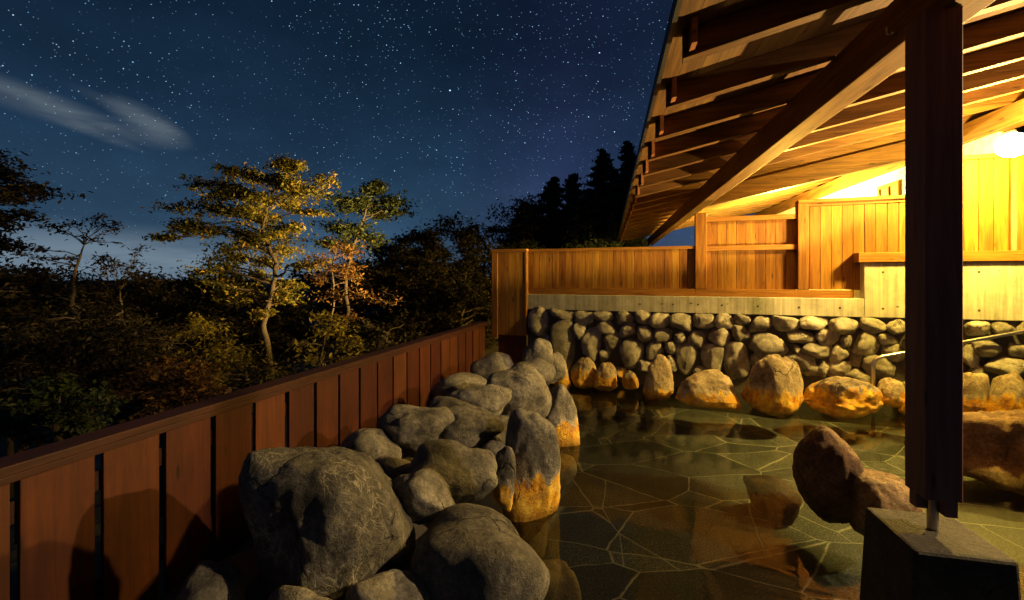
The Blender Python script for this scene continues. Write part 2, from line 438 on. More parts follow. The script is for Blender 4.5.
def berm_mesh():
    V = []; Fs = []; nu, nv = 34, 90
    for j in range(nv):
        y = -1.5+8.7*j/(nv-1); xf = fence_x(y)+.02; xe = .02+.205*(y-2.0)
        for i in range(nu):
            x = xf+(xe-xf)*1.06*i/(nu-1); V.append((x, y, berm(x, y)))
    for j in range(nv-1):
        for i in range(nu-1):
            a = j*nu+i; Fs.append([a, a+1, a+nu+1, a+nu])
    return mesh_obj('bank', V, Fs, m_bed, None, True)
tag(berm_mesh(), kind='structure')

# ------------------------------------------------------------------ stone wall with concrete band
wall = empty('stone_wall', W(2.5, 0, -.4), 'long retaining wall of rounded boulders under a concrete band behind the bath', 'wall')
b = MB(); b.fbox(W, sw(527), 9.5, -.40, -.045, -.6, 1.085); b.build('mortar_core', m_mortar, wall)
sb0 = sw(864)
b = MB(); b.fbox(W, sw(527), sb0, -.40, .0, 1.085, 1.322); b.build('concrete_band', m_conc, wall, bevel=.006)
b = MB(); b.fbox(W, sb0+.002, 9.5, -.40, .0, 1.085, 1.785); b.build('concrete_block', m_conc, wall, bevel=.008)
for (hx, hz_) in [(673,1.205),(698,1.21),(722,1.205),(758,1.2),(799,1.195),(840,1.2),(640,1.2),(883,1.66),(883,1.2),(979,1.66),(979,1.2),(1060,1.66)]:
    s_ = sw(hx); b = MB(); b.tube([W(s_, -.02, hz_), W(s_, .0025, hz_)], .014, 12); b.build('tie_hole', m_mortar, wall)
b = MB(); b.fbox(W, sb0-.07, 9.5, -.13, .035, 1.787, 1.91); b.build('wooden_cap', m_fence_h, wall, bevel=.006)
stones = [(625,318,16,13),(644,317.5,17,13),(660,320.5,21,16),(681,321.5,23,18),(704,320.5,22,15),(725,321,20,15),(742,320,16,11),
 (761,324,23,16),(786,323.5,27,15),(814,323,29,13),(844,325.5,31,17),(873,325,26,16),(896,327,22,15),(920,327,24,15),(944,328,24,15),
 (628,330,17,14),(646,334,17,15),(663,335,18,14),(680,337,11,11),(696,338.5,17,18),(720,338.5,22,19),(741,333,17,17),
 (769,346,37,28),(801,337,28,13),(828,337,24,18),(866,343,27,25),(888,339,18,11),(846,341,10,11),
 (613,341,17,19),(632,353,24,30),(655,350,16,20),(671,348,11,12),(686,358,21,32),(713,359,23,30),(737,360,25,37),
 (799,361,31,25),(817,350,30,15),(839,354,18,18),(855,359,14,18),(812,368,15,15),(823,369,11,16),(838,371,26,19),(878,367,34,23),
 (893,352,22,19),(859,378,29,19),(796,349,11,9),(756,361,13,14),
 (563,314,26,11),(584,318,18,14),(603,315.5,21,11),(580,330,13,18),(592,343,20,35),(606,327,18,13),(605,355,10,12),(548,343,13,15),
 (539,320,21,33),(563,346,25,58),(621,372,9,10),(645,365,12,12),(671,364,14,16),(700,371,12,10),(754,344,9,14),
 (977,328,25,14),(1003,328.5,25,14),(1022,328,16,14),(987,348,29,17),(971,356,17,22),(978,378,20,27),(1007,366,45,20),(1018,350,20,14),
 (915,345,26,20),(938,350,24,22),(921,367,24,20),(945,373,22,22),(912,388,26,20),(940,397,32,22),(955,352,14,16),(1030,372,22,18),(1046,355,30,30),(1060,330,30,15),(1050,395,40,34)]
for i, (px, py, w, h) in enumerate(stones):
    s = sw(px); Y = W(s, 0, 0)[1]
    fit_rock('stone', None, (px-w/2-1.0, py-h/2-.9, px+w/2+1.0, py+h/2+.9), Y+.02, m_wallst, 300+i, ry=.55 if w > 14 else .8, sub=4,
             parent=wall, planes=16, sharp=8, lump=.08, fine=.03)

# rocks along the wall foot, each its own boulder
foot = [
 ((570,357,600,381), 6.2, m_ochre, 'low orange crusted rock at the wall foot in the far left corner of the bath'),
 ((592,362,618,384), 6.05, m_ochre, 'squat orange rock at the wall foot left of the small round one'),
 ((622,370,639,384), 5.9, m_ochre, 'smallest round orange stone at the waterline under the stone wall'),
 ((643,354,674,392), 5.65, m_ochre, 'pointed rock with grey tip and orange foot at the stone wall'),
 ((675,369,742,401), 5.35, m_ochre, 'wide sloping orange rock at the water edge in the middle of the wall foot'),
 ((741,354,804,405), 5.2, m_ochre, 'big domed boulder with grey top and orange foot at the wall'),
 ((801,376,884,410), 5.1, m_ochre, 'long low yellow crusted rock at the wall foot behind the handrail post'),
 ((876,377,908,400), 5.1, m_ochre, 'pale rounded rock just right of the handrail post'),
 ((950,372,990,412), 4.95, m_ochre, 'slanted orange rock at the wall foot just right of the timber post'),
 ((985,370,1034,424), 4.8, m_ochre, 'large knobbly boulder at the wall foot at the right picture edge'),
 ((898,394,934,412), 4.95, m_ochre, 'small orange stone at the wall foot partly hidden by the timber post'),
 ((554,358,571,383), 6.15, m_ochre, 'narrow upright stone between the left boulders and the stone wall')]
for i, (bb, Y, m, lab) in enumerate(foot):
    x0,y0,x1,y1 = bb
    fit_rock('foot_rock', lab, (x0,y0,x1,y1+3+.20*(y1-y0)), Y, m, 700+i*3, ry=.62, sub=5, dome=True, group='rocks along the wall foot', cat='rock', planes=26, sharp=6, lump=.07, fine=.035)

# ------------------------------------------------------------------ back fence on the wall
BO = -.12
def boards(name, s0, s1, z0, z1, w, parent, off=BO, gap=.004, th=.018):
    b = MB(); n = max(1, round((s1-s0)/w)); w = (s1-s0)/n
    for i in range(n):
        j = random.uniform(-.0015, .0015)
        b.fbox(W, s0+i*w+gap/2, s0+(i+1)*w-gap/2, off-th+j, off+j, z0, z1)
    b.fbox(W, s0+.001, s1-.001, off-th-.014, off-th-.003, z0, z1)  # added unseen sheet, blocks lamp light from leaking through the board gaps
    return b.build(name, m_fence_v, parent, bevel=.003)
fa = empty('low_timber_fence', W(.8, BO, 1.322), 'low honey coloured board fence on the concrete band left of the first tall post', 'fence')
p1a, p1b = sw(695, BO), sw(706.5, BO)
p2a, p2b = sw(797, BO), sw(808, BO)
s527 = sw(527, BO)
boards('board_panel', s527, p1a, 1.428, 2.01, .105, fa)
b = MB(); b.fbox(W, s527-.002, p1a, BO-.03, BO+.035, 2.01, 2.052); b.build('top_rail', m_fence_h, fa, bevel=.004)
b = MB(); b.fbox(W, s527-.002, p1a, BO-.02, BO+.045, 1.324, 1.428); b.build('bottom_rail', m_fence_h, fa, bevel=.004)
# end panel
fe = empty('end_panel', W(sw(510), .0, .69), 'tall board panel closing the left end of the stone wall beside the red fence', 'panel')
e0, e1 = sw(492, .05), sw(526.5, .05)
boards('board_panel', e0+.10, e1-.03, .66, 2.0, .15, fe, off=.045)
b = MB(); b.fbox(W, e0, e0+.10, -.06, .065, .62, 2.0); b.build('corner_post', m_fence_v, fe, bevel=.005)
b = MB(); b.fbox(W, e1-.03, e1, -.06, .055, .66, 2.0); b.build('edge_strip', m_fence_v, fe, bevel=.003)
b = MB(); b.fbox(W, e0-.01, e1+.005, -.07, .075, 2.002, 2.05); b.build('top_rail', m_fence_h, fe, bevel=.004)
b = MB(); b.fbox(W, e0+.1, e1-.03, -.05, .02, .0, .66); b.build('shadow_strip', m_side_v, fe)  # dark boards standing in for the shadow across the panel's foot
# middle section
fm = empty('screen_fence', W((p1b+p2a)/2, BO, 1.322), 'middle board fence with a level mid rail between the two timber posts on the wall', 'fence')
boards('upper_board_panel', p1b+.02, p2a, 2.045, 2.39, .122, fm, off=BO-.03)
boards('lower_board_panel', p1b+.02, p2a, 1.428, 1.975, .122, fm, off=BO-.03)
b = MB(); b.fbox(W, p1b, p2a, BO-.06, BO+.03, 2.39, 2.455); b.build('top_rail', m_fence_h, fm, bevel=.004)
b = MB(); b.fbox(W, p1b, p2a, BO-.06, BO+.02, 1.975, 2.045); b.build('mid_rail', m_fence_h, fm, bevel=.004)
b = MB(); b.fbox(W, p1a+.001, sb0-.08, BO-.02, BO+.046, 1.324, 1.428); b.build('bottom_rail', m_fence_h, fm, bevel=.004)
b = MB(); b.fbox(W, p1b+.001, p1b+.05, BO-.04, BO-.005, 1.43, 2.388); b.build('edge_strip', m_fence_v, fm, bevel=.003)
b = MB(); b.fbox(W, p1a, p1b, BO-.09, BO+.05, 1.43, 2.52); b.build('post', m_fence_v, fm, bevel=.005)
b = MB(); b.fbox(W, p2a, p2b, BO-.09, BO+.05, 1.43, 2.59); b.build('post', m_fence_v, fm, bevel=.005)
# tall sections
s_d0 = sw(935, BO); s_d1 = sw(1009, BO)
ft = empty('tall_board_fence', W((p2b+s_d0)/2, BO, 1.322), 'tall narrow board fence with level top behind the concrete block left of the timber post', 'fence')
boards('board_panel', p2b+.02, s_d0, 1.43, 2.55, .125, ft, off=BO)
b = MB(); b.fbox(W, p2a, s_d0, BO-.09, BO+.06, 2.592, 2.635); b.build('top_rail', m_fence_h, ft, bevel=.004)
b = MB(); b.fbox(W, p2b, s_d0, BO-.05, BO+.02, 2.55, 2.59); b.build('upper_rail', m_fence_h, ft, bevel=.003)
fr_ = empty('highest_board_fence', W((s_d0+s_d1)/2, BO, 1.91), 'highest brightly lit yellow board fence right of the timber post under the lamp', 'fence')
boards('board_panel', s_d0+.002, s_d1, 1.912, 3.03, .155, fr_, off=BO, gap=.008)
b = MB(); b.fbox(W, s_d0, s_d1+.01, BO-.05, BO+.04, 3.03, 3.085); b.build('top_rail', m_fence_h, fr_, bevel=.004)
b = MB(); b.fbox(W, s_d1+.045, s_d1+.23, BO-.09, BO+.05, 1.912, 3.3); b.build('post', m_fence_v, fr_, bevel=.006)
boards('side_board_panel', s_d1+.231, 9.5, 1.912, 3.03, .155, fr_, off=BO, gap=.008)

# ------------------------------------------------------------------ left fence
lf = empty('red_fence', LF(3, 0, 0), 'long low red stained board fence with a flat cap between the boulders and the forest', 'fence')
b = MB(); s = -1.0
gaps = []
s_end = 7.35
ys = 1.961/.9615
step = .276
k0 = ys-step*12
s = k0
while s+step < s_end:
    j = random.uniform(-.003, .003); g = random.uniform(.026, .036)
    if s > -1.6: b.fbox(LF, s+g/2, min(s_end, s+step-g/2), -.022+j, j, -.25, .80)
    s += step
b.build('board_panel', m_side_v, lf, bevel=.003)
b = MB(); b.fbox(LF, -1.5, s_end, -.115, .028, .832, .872); b.build('cap', m_side_h, lf, bevel=.005)
b = MB(); b.fbox(LF, -1.5, s_end, .001, .02, .80, .831); b.build('top_strip', m_side_h, lf, bevel=.003)
b = MB()
for zz in (.12, .62): b.fbox(LF, -1.5, s_end, -.068, -.026, zz, zz+.09)
b.build('back_rail', m_side_h, lf)
for q in (-.9, .9, 2.7, 4.5, 6.3):
    b = MB(); b.fbox(LF, q, q+.09, -.160, -.07, -.9, .830); b.build('post', m_side_v, lf)

# ------------------------------------------------------------------ boulders of the bank
bank = [
 ((238,446,416,640), 2.02, m_rockv, 'huge dark boulder with pale wavy veins in the left foreground beside the red fence', 12, .78, 6, dict(lump=.07, sharp=6, planes=26)),
 ((410,503,550,670), 1.93, m_rock, 'large smooth pale grey boulder at the bottom beside the water', 23, .85, 6, dict(lump=.05, sharp=6, fine=.006)),
 ((345,569,432,640), 1.72, m_rock, 'small rounded greenish grey boulder at the bottom between the two biggest', 31, .8, 5, {}),
 ((262,585,350,660), 1.55, m_rock, 'low boulder cut by the bottom edge in front of the veined one', 37, .8, 4, {}),
 ((333,428,402,486), 2.72, m_rock, 'slanting wedge shaped boulder by the fence just behind the veined one', 41, .9, 5, dict(flat=(.6,-.3,.7))),
 ((375,404,456,458), 3.02, m_rock, 'dark rugged boulder against the red fence behind the wedge shaped one', 47, .9, 5, dict(lump=.11)),
 ((420,396,505,456), 3.12, m_rock, 'broad smooth boulder leaning right in the middle of the bank', 53, .85, 5, dict(lump=.08)),
 ((444,384,512,424), 3.6, m_rock, 'rounded boulder peeping over the broad smooth one', 59, .8, 5, {}),
 ((484,364,552,424), 3.85, m_rock, 'big flat topped boulder standing above the tall orange footed one', 61, .85, 5, dict(flat=(0,-.4,.9))),
 ((507,358,556,398), 4.5, m_rock, 'flat boulder tucked behind the flat topped one', 67, .8, 5, {}),
 ((522,338,554,376), 5.2, m_rock, 'round boulder at the far end of the bank before the corner panel', 71, .8, 5, {}),
 ((502,408,561,545), 2.98, m_rocks, 'tall upright boulder with orange foot standing in the water', 73, .9, 5, dict(lump=.06, sharp=7)),
 ((545,384,580,452), 4.2, m_rocks, 'upright boulder with yellow foot at the bath edge beyond the tall one', 79, .9, 5, dict(lump=.05)),
 ((407,439,498,520), 2.48, m_rock, 'boulder with a hollow in its top left of the tall orange footed one', 83, .8, 5, dict(lump=.11)),
 ((388,468,456,525), 2.22, m_rock, 'low rounded boulder nestled between the veined and the smooth one', 89, .8, 5, {}),
 ((492,446,516,512), 2.68, m_rocks, 'narrow upright stone squeezed beside the tall orange footed boulder', 97, 1.0, 4, {}),
 ((478,440,512,470), 2.85, m_rock, 'small boulder wedged under the broad smooth one', 101, .9, 4, {}),
 ((540,352,566,384), 5.45, m_rocks, 'small orange footed rock between bank and wall in the far corner', 103, .8, 4, {}),
 ((470,415,512,450), 3.3, m_rock, 'half hidden boulder filling the gap before the flat topped one', 107, .8, 4, {}),
 ((150,560,250,680), 1.75, m_rock, 'black shadowed boulder at the foot of the red fence in the lower left', 109, .8, 4, {}),
 ((430,372,490,405), 4.35, m_rock, 'dark boulder in shade between fence and the far bank', 113, .8, 4, {}),
 ((470,352,520,385), 5.2, m_rock, 'shaded boulder near the end of the red fence', 127, .8, 4, {}),
 ((360,455,420,500), 2.55, m_rock, 'boulder mostly hidden behind the right shoulder of the veined one', 131, .8, 4, {}),
]
for bb, Y, m, lab, seed, ry, sub, kw in bank:
    a = dict(planes=20, sharp=8, lump=.07, fine=.02); a.update(kw)
    fit_rock('boulder', lab, bb, Y, m, seed, ry=ry, sub=sub, group='boulders of the bank beside the bath', **a)

# rocks in the water
fit_rock('boulder', 'brown wet boulder standing alone in the bath left of the timber post', (792,425,874,524), 3.0, m_brown, 222, ry=.85, sub=5, planes=26, sharp=5, lump=.06, fine=.03)
fit_rock('boulder', 'long tan rock sloping from the brown boulder to the granite plinth', (842,466,925,545), 2.75, m_tan, 203, ry=.8, sub=5, rot=-.35, planes=10, sharp=9, lump=.05, fine=.03)
fit_rock('boulder', 'broad flat topped rock slab in the water right of the timber post', (930,409,1130,500), 3.75, m_tan, 207, ry=.42, sub=5, dome=True, planes=10, sharp=12, lump=.08, fine=.04, flat=(0,0,1))
sunk = [((540,446,577,486), m_sub, 'square yellowish stone lying under water beside the tall boulder'),
        ((530,545,582,625), m_sub, 'oval brownish stone under water beside the smooth foreground boulder'),
        ((560,394,592,412), m_sub, 'flat yellow stone under water left of the drain'),
        ((642,389,672,400), m_sub, 'flat yellow stone under water behind the drain'),
        ((748,398,797,411), m_sub, 'long yellow stone under water before the domed boulder'),
        ((500,500,548,560), m_sub, 'dark orange stone under water at the foot of the tall boulder'),
        ((743,468,802,524), m_brown, 'dark brown stone lying under water left of the lone brown boulder')]
for i, (bb, mm, lab) in enumerate(sunk):
    x0,y0,x1,y1 = bb; yc = (y0+y1)/2; Y = (CAMZ+.16)*F/(yc-HZ)
    ry_ = .75
    o = fit_rock('sunken_stone', lab, bb, Y, mm, 400+i, ry=ry_, sub=4, group='stones lying on the bath floor', cat='stone', planes=10, sharp=9, lump=.06, fine=.02, flat=(0,0,1))
    o.location.z -= max(0, max(v.co.z for v in o.data.vertices)+o.location.z+.05)

# drain
dr = empty('floor_drain', (1.47, 5.6, -.40), 'small round dark drain in the paved floor of the bath', 'drain')
c = at(625, 412, 1); kk = (CAMZ+.295)/(CAMZ-c.z)
dp = Vector((c.x*kk, kk, -.3)); dr.location = dp
b = MB(); b.cyl(dp, .125, -.302, -.288, 28); b.build('rim', m_steel, dr)
b = MB(); b.cyl(dp, .098, -.2875, -.2845, 28); b.build('grate', m_dark, dr)

# handrail
hr = empty('handrail', (4.34, 5.18, -.4), 'bent steel handrail rising to the right before the stone wall', 'handrail')
b = MB(); R = .021
pts = [(4.34,5.18,-.4),(4.34,5.18,.54),(4.35,5.179,.59),(4.385,5.176,.625),(4.44,5.17,.645),(5.94,5.0,.97),(7.2,4.6,1.28)]
b.tube(pts, R, 14); b.build('rail', m_steel, hr, smooth=True)
b = MB(); b.cyl((4.34,5.18,0), .045, -.302, -.285, 20); b.build('foot_plate', m_steel, hr)

# ------------------------------------------------------------------ pavilion
pav = empty('bath_pavilion', (1.855, 1.9, .49), 'open timber pavilion roof with sloping rafters and big beams over the bath', 'pavilion')
C0 = Vector((1.855, 1.9, 0))
def PF(a, c_, z):      # post frame: a inward (right), c_ along the eave (away)
    p = C0+BU*a+BV*c_; return (p.x, p.y, z)
hs_ = .0675
SL = .198
H1 = CAMZ+1.15
postp = MB(); postp.fbox(PF, -hs_, hs_, -hs_, hs_, .643, H1-.001)
po = postp.build('post', m_post, pav, bevel=.004)
b = MB(); q = hs_-.012
b.fbox(PF, -q, q, .012, q, .572, .642); b.fbox(PF, .012, q, -q, .0115, .572, .642)
b.build('core', m_post, po)
b = MB(); b.cyl(C0, .02, .495, .6425, 16); b.build('pin', m_steel, po)
# long beams: left soffit edge X-.2227Y = c
def line_pt(cc, Y, z): return Vector((cc+.2227*Y, Y, z))
b = MB(); b.beam(line_pt(1.4413, -1.5, H1), line_pt(1.4413, 15.6, H1), BU, .17, .25)
b.build('beam', m_beam, pav, bevel=.006)
H3 = CAMZ+1.79
b = MB(); b.beam(line_pt(4.74, -1.5, H3), line_pt(4.74, 15.6, H3), BU, .17, .25); b.build('beam', m_beam, pav, bevel=.006)
# rafter direction (down to the eave): image vanishing point (-700,530)
rd = Vector((-(700+CX)/F, 1, -(530-HZ)/F)); rd /= math.hypot(rd.x, rd.y)   # unit horizontally
rh = Vector((rd.x, rd.y, 0)); rperp = Vector((rh.y, -rh.x, 0));
if rperp.y < 0: rperp = -rperp
def roof_z(X, Y, base=CAMZ+1.40):
    d = (X-.2227*Y-1.4413)*.9761; return base+SL*d
he = 1.178
# eave line: X - .2227Y = ce
ce = .36
ce_r = .41                                   # rafters stop short of the roof edge
c_end = 7.5
def along(cc, P):   # move from P along rafter direction until X-.2227Y = cc
    t = (cc-(P.x-.2227*P.y))/(rd.x-.2227*rd.y); return P+rd*t
Zs = []
y = 2.37-.686*6
while y < 15.3: Zs.append(y); y += .686
for y in Zs:
    P = Vector((ce_r+.2227*y, y, 0)); P.z = roof_z(P.x, P.y)
    Q = along(c_end, P)
    b = MB(); b.beam(P, Q, rperp, .075, .155); b.build('rafter', m_raft, pav, bevel=.003)
# principal rafter between the two long beams
P = Vector((3.13, 7.18, H1)); Q = along(4.74, P); Q.z = H3-.002
b = MB(); b.beam(P, Q, rperp, .16, .27); b.build('principal_rafter', m_raft, pav, bevel=.005)
# deck boards along the eave
b = MB(); cc = ce
while cc < c_end:
    c2 = cc+.118
    def dp_(c_, Y, up):
        X = c_+.2227*Y; return (X, Y, roof_z(X, Y)+.157+up)
    b.box8([dp_(cc,-1.6,0),dp_(c2,-1.6,0),dp_(c2,15.6,0),dp_(cc,15.6,0),dp_(cc,-1.6,.02),dp_(c2,-1.6,.02),dp_(c2,15.6,.02),dp_(cc,15.6,.02)])
    cc += .12
b.build('roof_boards', m_deck, pav)
b = MB(); b.box8([dp_(ce-.03,-1.65,.022),dp_(c_end+.1,-1.65,.022),dp_(c_end+.1,15.7,.022),dp_(ce-.03,15.7,.022),dp_(ce-.03,-1.65,.05),dp_(c_end+.1,-1.65,.05),dp_(c_end+.1,15.7,.05),dp_(ce-.03,15.7,.09)])
b.build('roof_skin', m_roofskin, pav)
b = MB(); b.box8([dp_(ce-.03,-1.64,-.03),dp_(ce-.003,-1.64,-.03),dp_(ce-.003,15.69,-.03),dp_(ce-.03,15.69,-.03),dp_(ce-.03,-1.64,.021),dp_(ce-.003,-1.64,.021),dp_(ce-.003,15.69,.021),dp_(ce-.03,15.69,.021)])
b.build('fascia', m_dark, pav)
m_blk = wood('red_blocking', (.14,.045,.018), (.30,.12,.05), axis='Y', rotz=math.radians(12.5))
for i in range(len(Zs)-1):
    a1 = Zs[i+1]-.004; a0 = a1-.11; c1 = ce_r+.03; c2 = c1+.03
    def q_(c_, Y, up):
        X = c_+.2227*Y; return (X, Y, roof_z(X, Y)+up)
    b = MB(); b.box8([q_(c1,a0,.02),q_(c2,a0,.02),q_(c2,a1,.02),q_(c1,a1,.02),q_(c1,a0,.154),q_(c2,a0,.154),q_(c2,a1,.154),q_(c1,a1,.154)])
    b.build('eave_block', m_blk, pav)
# bracket on the beam
hp = line_pt(1.4413, 2.17, H1+.075)-BU*.02
b = MB(); b.tube([hp+BU*.021, hp-BU*.012, hp-BU*.014+Vector((0,0,.035))], .004, 8); b.tube([hp+BU*.02-BV*.02, hp-BU*.01-BV*.035-Vector((0,0,.012))], .005, 8)
b.build('hook', m_steel, pav, smooth=True)

# plinth
pl = empty('granite_plinth', (C0.x, C0.y, -.4), 'dark granite plinth under the timber post', 'plinth')
ux = Vector((.9761,-.2174,0)); 
def PL(a, c_, z):
    p = Vector((1.845, 1.885, 0))+BU*a+BV*c_; return (p.x, p.y, z)
V = []; 
b = MB()
t = .175; bt = .21
b.box8([PL(-bt,-bt,-.42),PL(bt,-bt,-.42),PL(bt,bt,-.42),PL(-bt,bt,-.42),PL(-t,-t,.489),PL(t,-t,.489),PL(t,t,.489),PL(-t,t,.489)])
o = b.build('block', m_ped, pl, bevel=.014)
# second course visible to the left of the plinth
# ------------------------------------------------------------------ lamps and back building
LP = Vector((5.28, 4.55, 2.993))
lamp = empty('bracket_lamp', LP, 'glowing round lamp on a bracket at the right picture edge above the highest fence', 'lamp')
def globe(p, r, mat, name, parent):
    D, Fs = ico(4); return mesh_obj(name, D*r+np.array(p), Fs, mat, parent, True)
globe(LP, .125, emit('lamp_glow', (1.0, .66, .10), 1500), 'bulb', lamp)
q0 = Vector(W(s_d1+.14, BO+.052, 3.17))
b = MB(); b.tube([q0, LP+Vector((.02,.10,.16)), LP+Vector((0,0,.14))], .012, 10); b.build('arm', m_dark, lamp)
b = MB(); b.cyl(LP, .03, LP.z+.122, LP.z+.15, 16); b.build('socket', m_dark, lamp)

bw = empty('bathhouse', (6.5, 8, 0), 'white plastered bathhouse wall with small timber framed window seen over the tall fence', 'building')
def BF(a, c_, z):       # a: metres in Y along the long beam, c_: inward
    p = line_pt(4.80, a, 0)+BU*c_; return (p.x, p.y, z)
b = MB(); b.fbox(BF, 5.32, 15.5, 0, .2, -.3, H3-.003); b.build('wall', m_plaster, bw)
wy, wz = 7.12, 3.07
b = MB()
for (x0, x1, z0, z1) in ((wy-.05,wy,wz-.5,wz+.12),(wy+.45,wy+.5,wz-.5,wz+.12),(wy,wy+.45,wz+.07,wz+.12),(wy,wy+.45,wz-.5,wz-.45),(wy+.2,wy+.23,wz-.45,wz+.07)):
    b.fbox(BF, x0, x1, -.035, -.001, z0, z1)
fw = b.build('window', m_fence_v, bw)
b = MB(); b.fbox(BF, wy, wy+.45, -.012, -.002, wz-.45, wz+.07); b.build('pane', plain('window_glass', (.25,.2,.12), .2), fw)
L2 = Vector((5.6, 8.8, 2.68))
lamp2 = empty('assumed_post_lamp', L2, 'assumed glowing lamp on a short post hidden behind the tall fence before the white wall', 'lamp')  # assumed lamp out of sight, added to brighten the far ceiling
globe(L2, .09, emit('assumed_post_lamp_glow', (1.0, .64, .09), 10500), 'bulb', lamp2)
b = MB(); b.cyl(L2, .035, -.3, L2.z-.085, 12); b.build('pole', m_dark, lamp2)
L3 = Vector((5.3, 1.2, 3.1))
lamp3 = empty('assumed_hooded_lamp', L3, 'assumed unseen hooded lamp under the roof right of the picture lighting the boulders', 'lamp')  # assumed lamp out of view, put in to light the boulder bank
b = MB(); b.tube([L3+Vector((0,0,.045)), L3+Vector((0,0,.10)), L3+Vector((0,0,.16))], [.19, .15, .05], 24); b.build('hood', m_dark, lamp3)
globe(L3, .04, emit('assumed_hooded_lamp_glow', (1.0, .72, .36), 60), 'bulb', lamp3)
def spot(name, p, tgt, energy, colr, ang, blend, parent):
    sd = bpy.data.lights.new(name, 'SPOT'); sd.energy = energy; sd.color = colr; sd.spot_size = math.radians(ang); sd.spot_blend = blend; sd.shadow_soft_size = .05
    so = bpy.data.objects.new(name, sd); col.objects.link(so); so.parent = parent; so.location = Vector(p)-parent.location
    so.rotation_euler = (Vector(tgt)-Vector(p)).to_track_quat('-Z', 'Y').to_euler()
spot('added_beam_of_light', L3-Vector((0,0,.05)), (-.5, 2.9, .4), 2000, (1.0, .70, .34), 60, .65, lamp3)
spot('added_beam_of_light', LP-Vector((.15,0,.12)), (.3, 4.6, .4), 560, (1.0, .63, .20), 104, .55, lamp)  # added beam without its own fixture, brightens the far side beyond the bulb
L4 = Vector((5.75, 3.35, .95))
lamp4 = empty('assumed_uplight', L4, 'small assumed lamp, unseen, on the stones at the far right aimed up at the rafters', 'lamp')  # assumed lamp out of view, added to light the rafter undersides
dv4 = Vector((-.70, .12, .70)).normalized()
b = MB(); b.tube([L4-dv4*.14, L4-dv4*.01], [.05, .07], 16); b.build('housing', m_dark, lamp4)
b = MB(); b.cyl(L4-dv4*.1, .02, -.3, L4.z-.1, 10); b.build('stake', m_dark, lamp4)
spot('added_beam_of_light', L4, L4+dv4, 4300, (1.0, .66, .22), 92, .15, lamp4)
b = MB(); b.cyl(L3, .01, L3.z+.16, roof_z(L3.x, L3.y)+.15, 8); b.build('rod', m_dark, lamp3)

FP = Vector((.6, 8.4, 1.45))
fl = empty('added_floodlight', FP, 'small unseen lamp added behind the low fence to light the trees', 'lamp')  # added unseen lamp, there only to light the trees
tgt = Vector((-5.2, 9.0, 2.7)); dv = (tgt-FP).normalized()
b = MB(); b.tube([FP-dv*.12, FP], [.05, .09], 16); b.build('housing', m_dark, fl, smooth=False)
b = MB(); b.cyl(FP-dv*.08, .02, -.6, FP.z-.05, 10); b.build('stake', m_dark, fl)
sd = bpy.data.lights.new('flood', 'SPOT'); sd.energy = 6500; sd.color = (1.0, .64, .20); sd.spot_size = math.radians(54); sd.spot_blend = .6; sd.shadow_soft_size = .06
so = bpy.data.objects.new('added_flood_beam', sd); col.objects.link(so); so.parent = fl; so.location = dv*.03
so.rotation_euler = dv.to_track_quat('-Z', 'Y').to_euler()

# ------------------------------------------------------------------ vegetation
m_bark = plain('bark', (.06,.043,.03), .9, 0, 30, .01)
m_leafA = leaf_mat('olive_leaves', [(0,(.05,.055,.010)), (.5,(.13,.125,.020)), (.85,(.22,.17,.025)), (1,(.28,.15,.02))])
m_leafB = leaf_mat('autumn_leaves', [(0,(.05,.024,.010)), (.5,(.12,.055,.015)), (1,(.20,.11,.02))])
m_leafC = leaf_mat('yellow_leaves', [(0,(.10,.09,.012)), (.5,(.22,.17,.02)), (1,(.34,.26,.04))])
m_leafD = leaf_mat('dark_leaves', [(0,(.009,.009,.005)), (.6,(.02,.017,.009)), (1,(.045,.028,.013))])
m_leafG = leaf_mat('green_leaves', [(0,(.02,.03,.012)), (1,(.06,.075,.022))])
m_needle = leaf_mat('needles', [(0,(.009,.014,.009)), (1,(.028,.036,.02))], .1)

def leaves_mesh(C, size, flat=.6, seed=0):
    """C: centres (n,3); small pointed four-sided leaves turned every way"""
    r = np.random.default_rng(seed); n = len(C)
    nrm = r.normal(size=(n,3)); nrm[:,2] = np.abs(nrm[:,2])+flat; nrm /= np.linalg.norm(nrm,axis=1)[:,None]
    a = r.normal(size=(n,3)); a -= (a*nrm).sum(1)[:,None]*nrm; a /= np.linalg.norm(a,axis=1)[:,None]
    bq = np.cross(nrm, a); s = (size*r.uniform(.6,1.35,n))[:,None]
    V = np.empty((n,4,3)); V[:,0] = C-a*s; V[:,1] = C+bq*s*.42+nrm*s*.08; V[:,2] = C+a*s; V[:,3] = C-bq*s*.42+nrm*s*.08
    return V.reshape(-1,3), np.arange(n*4).reshape(n,4)

def curve_pts(p0, p1, sag, n=7, wob=.04, r=random):
    p0 = Vector(p0); p1 = Vector(p1); Ln = (p1-p0).length
    out = []
    ph = [r.uniform(0, 6.28) for _ in range(3)]
    for i in range(n):
        t = i/(n-1); p = p0.lerp(p1, t)
        e = math.sin(t*math.pi)
        p += Vector((math.sin(t*7+ph[0])*wob*Ln*e, math.sin(t*6+ph[1])*wob*Ln*e, sag*Ln*e+math.sin(t*8+ph[2])*wob*Ln*e*.6))
        out.append(p)
    return out

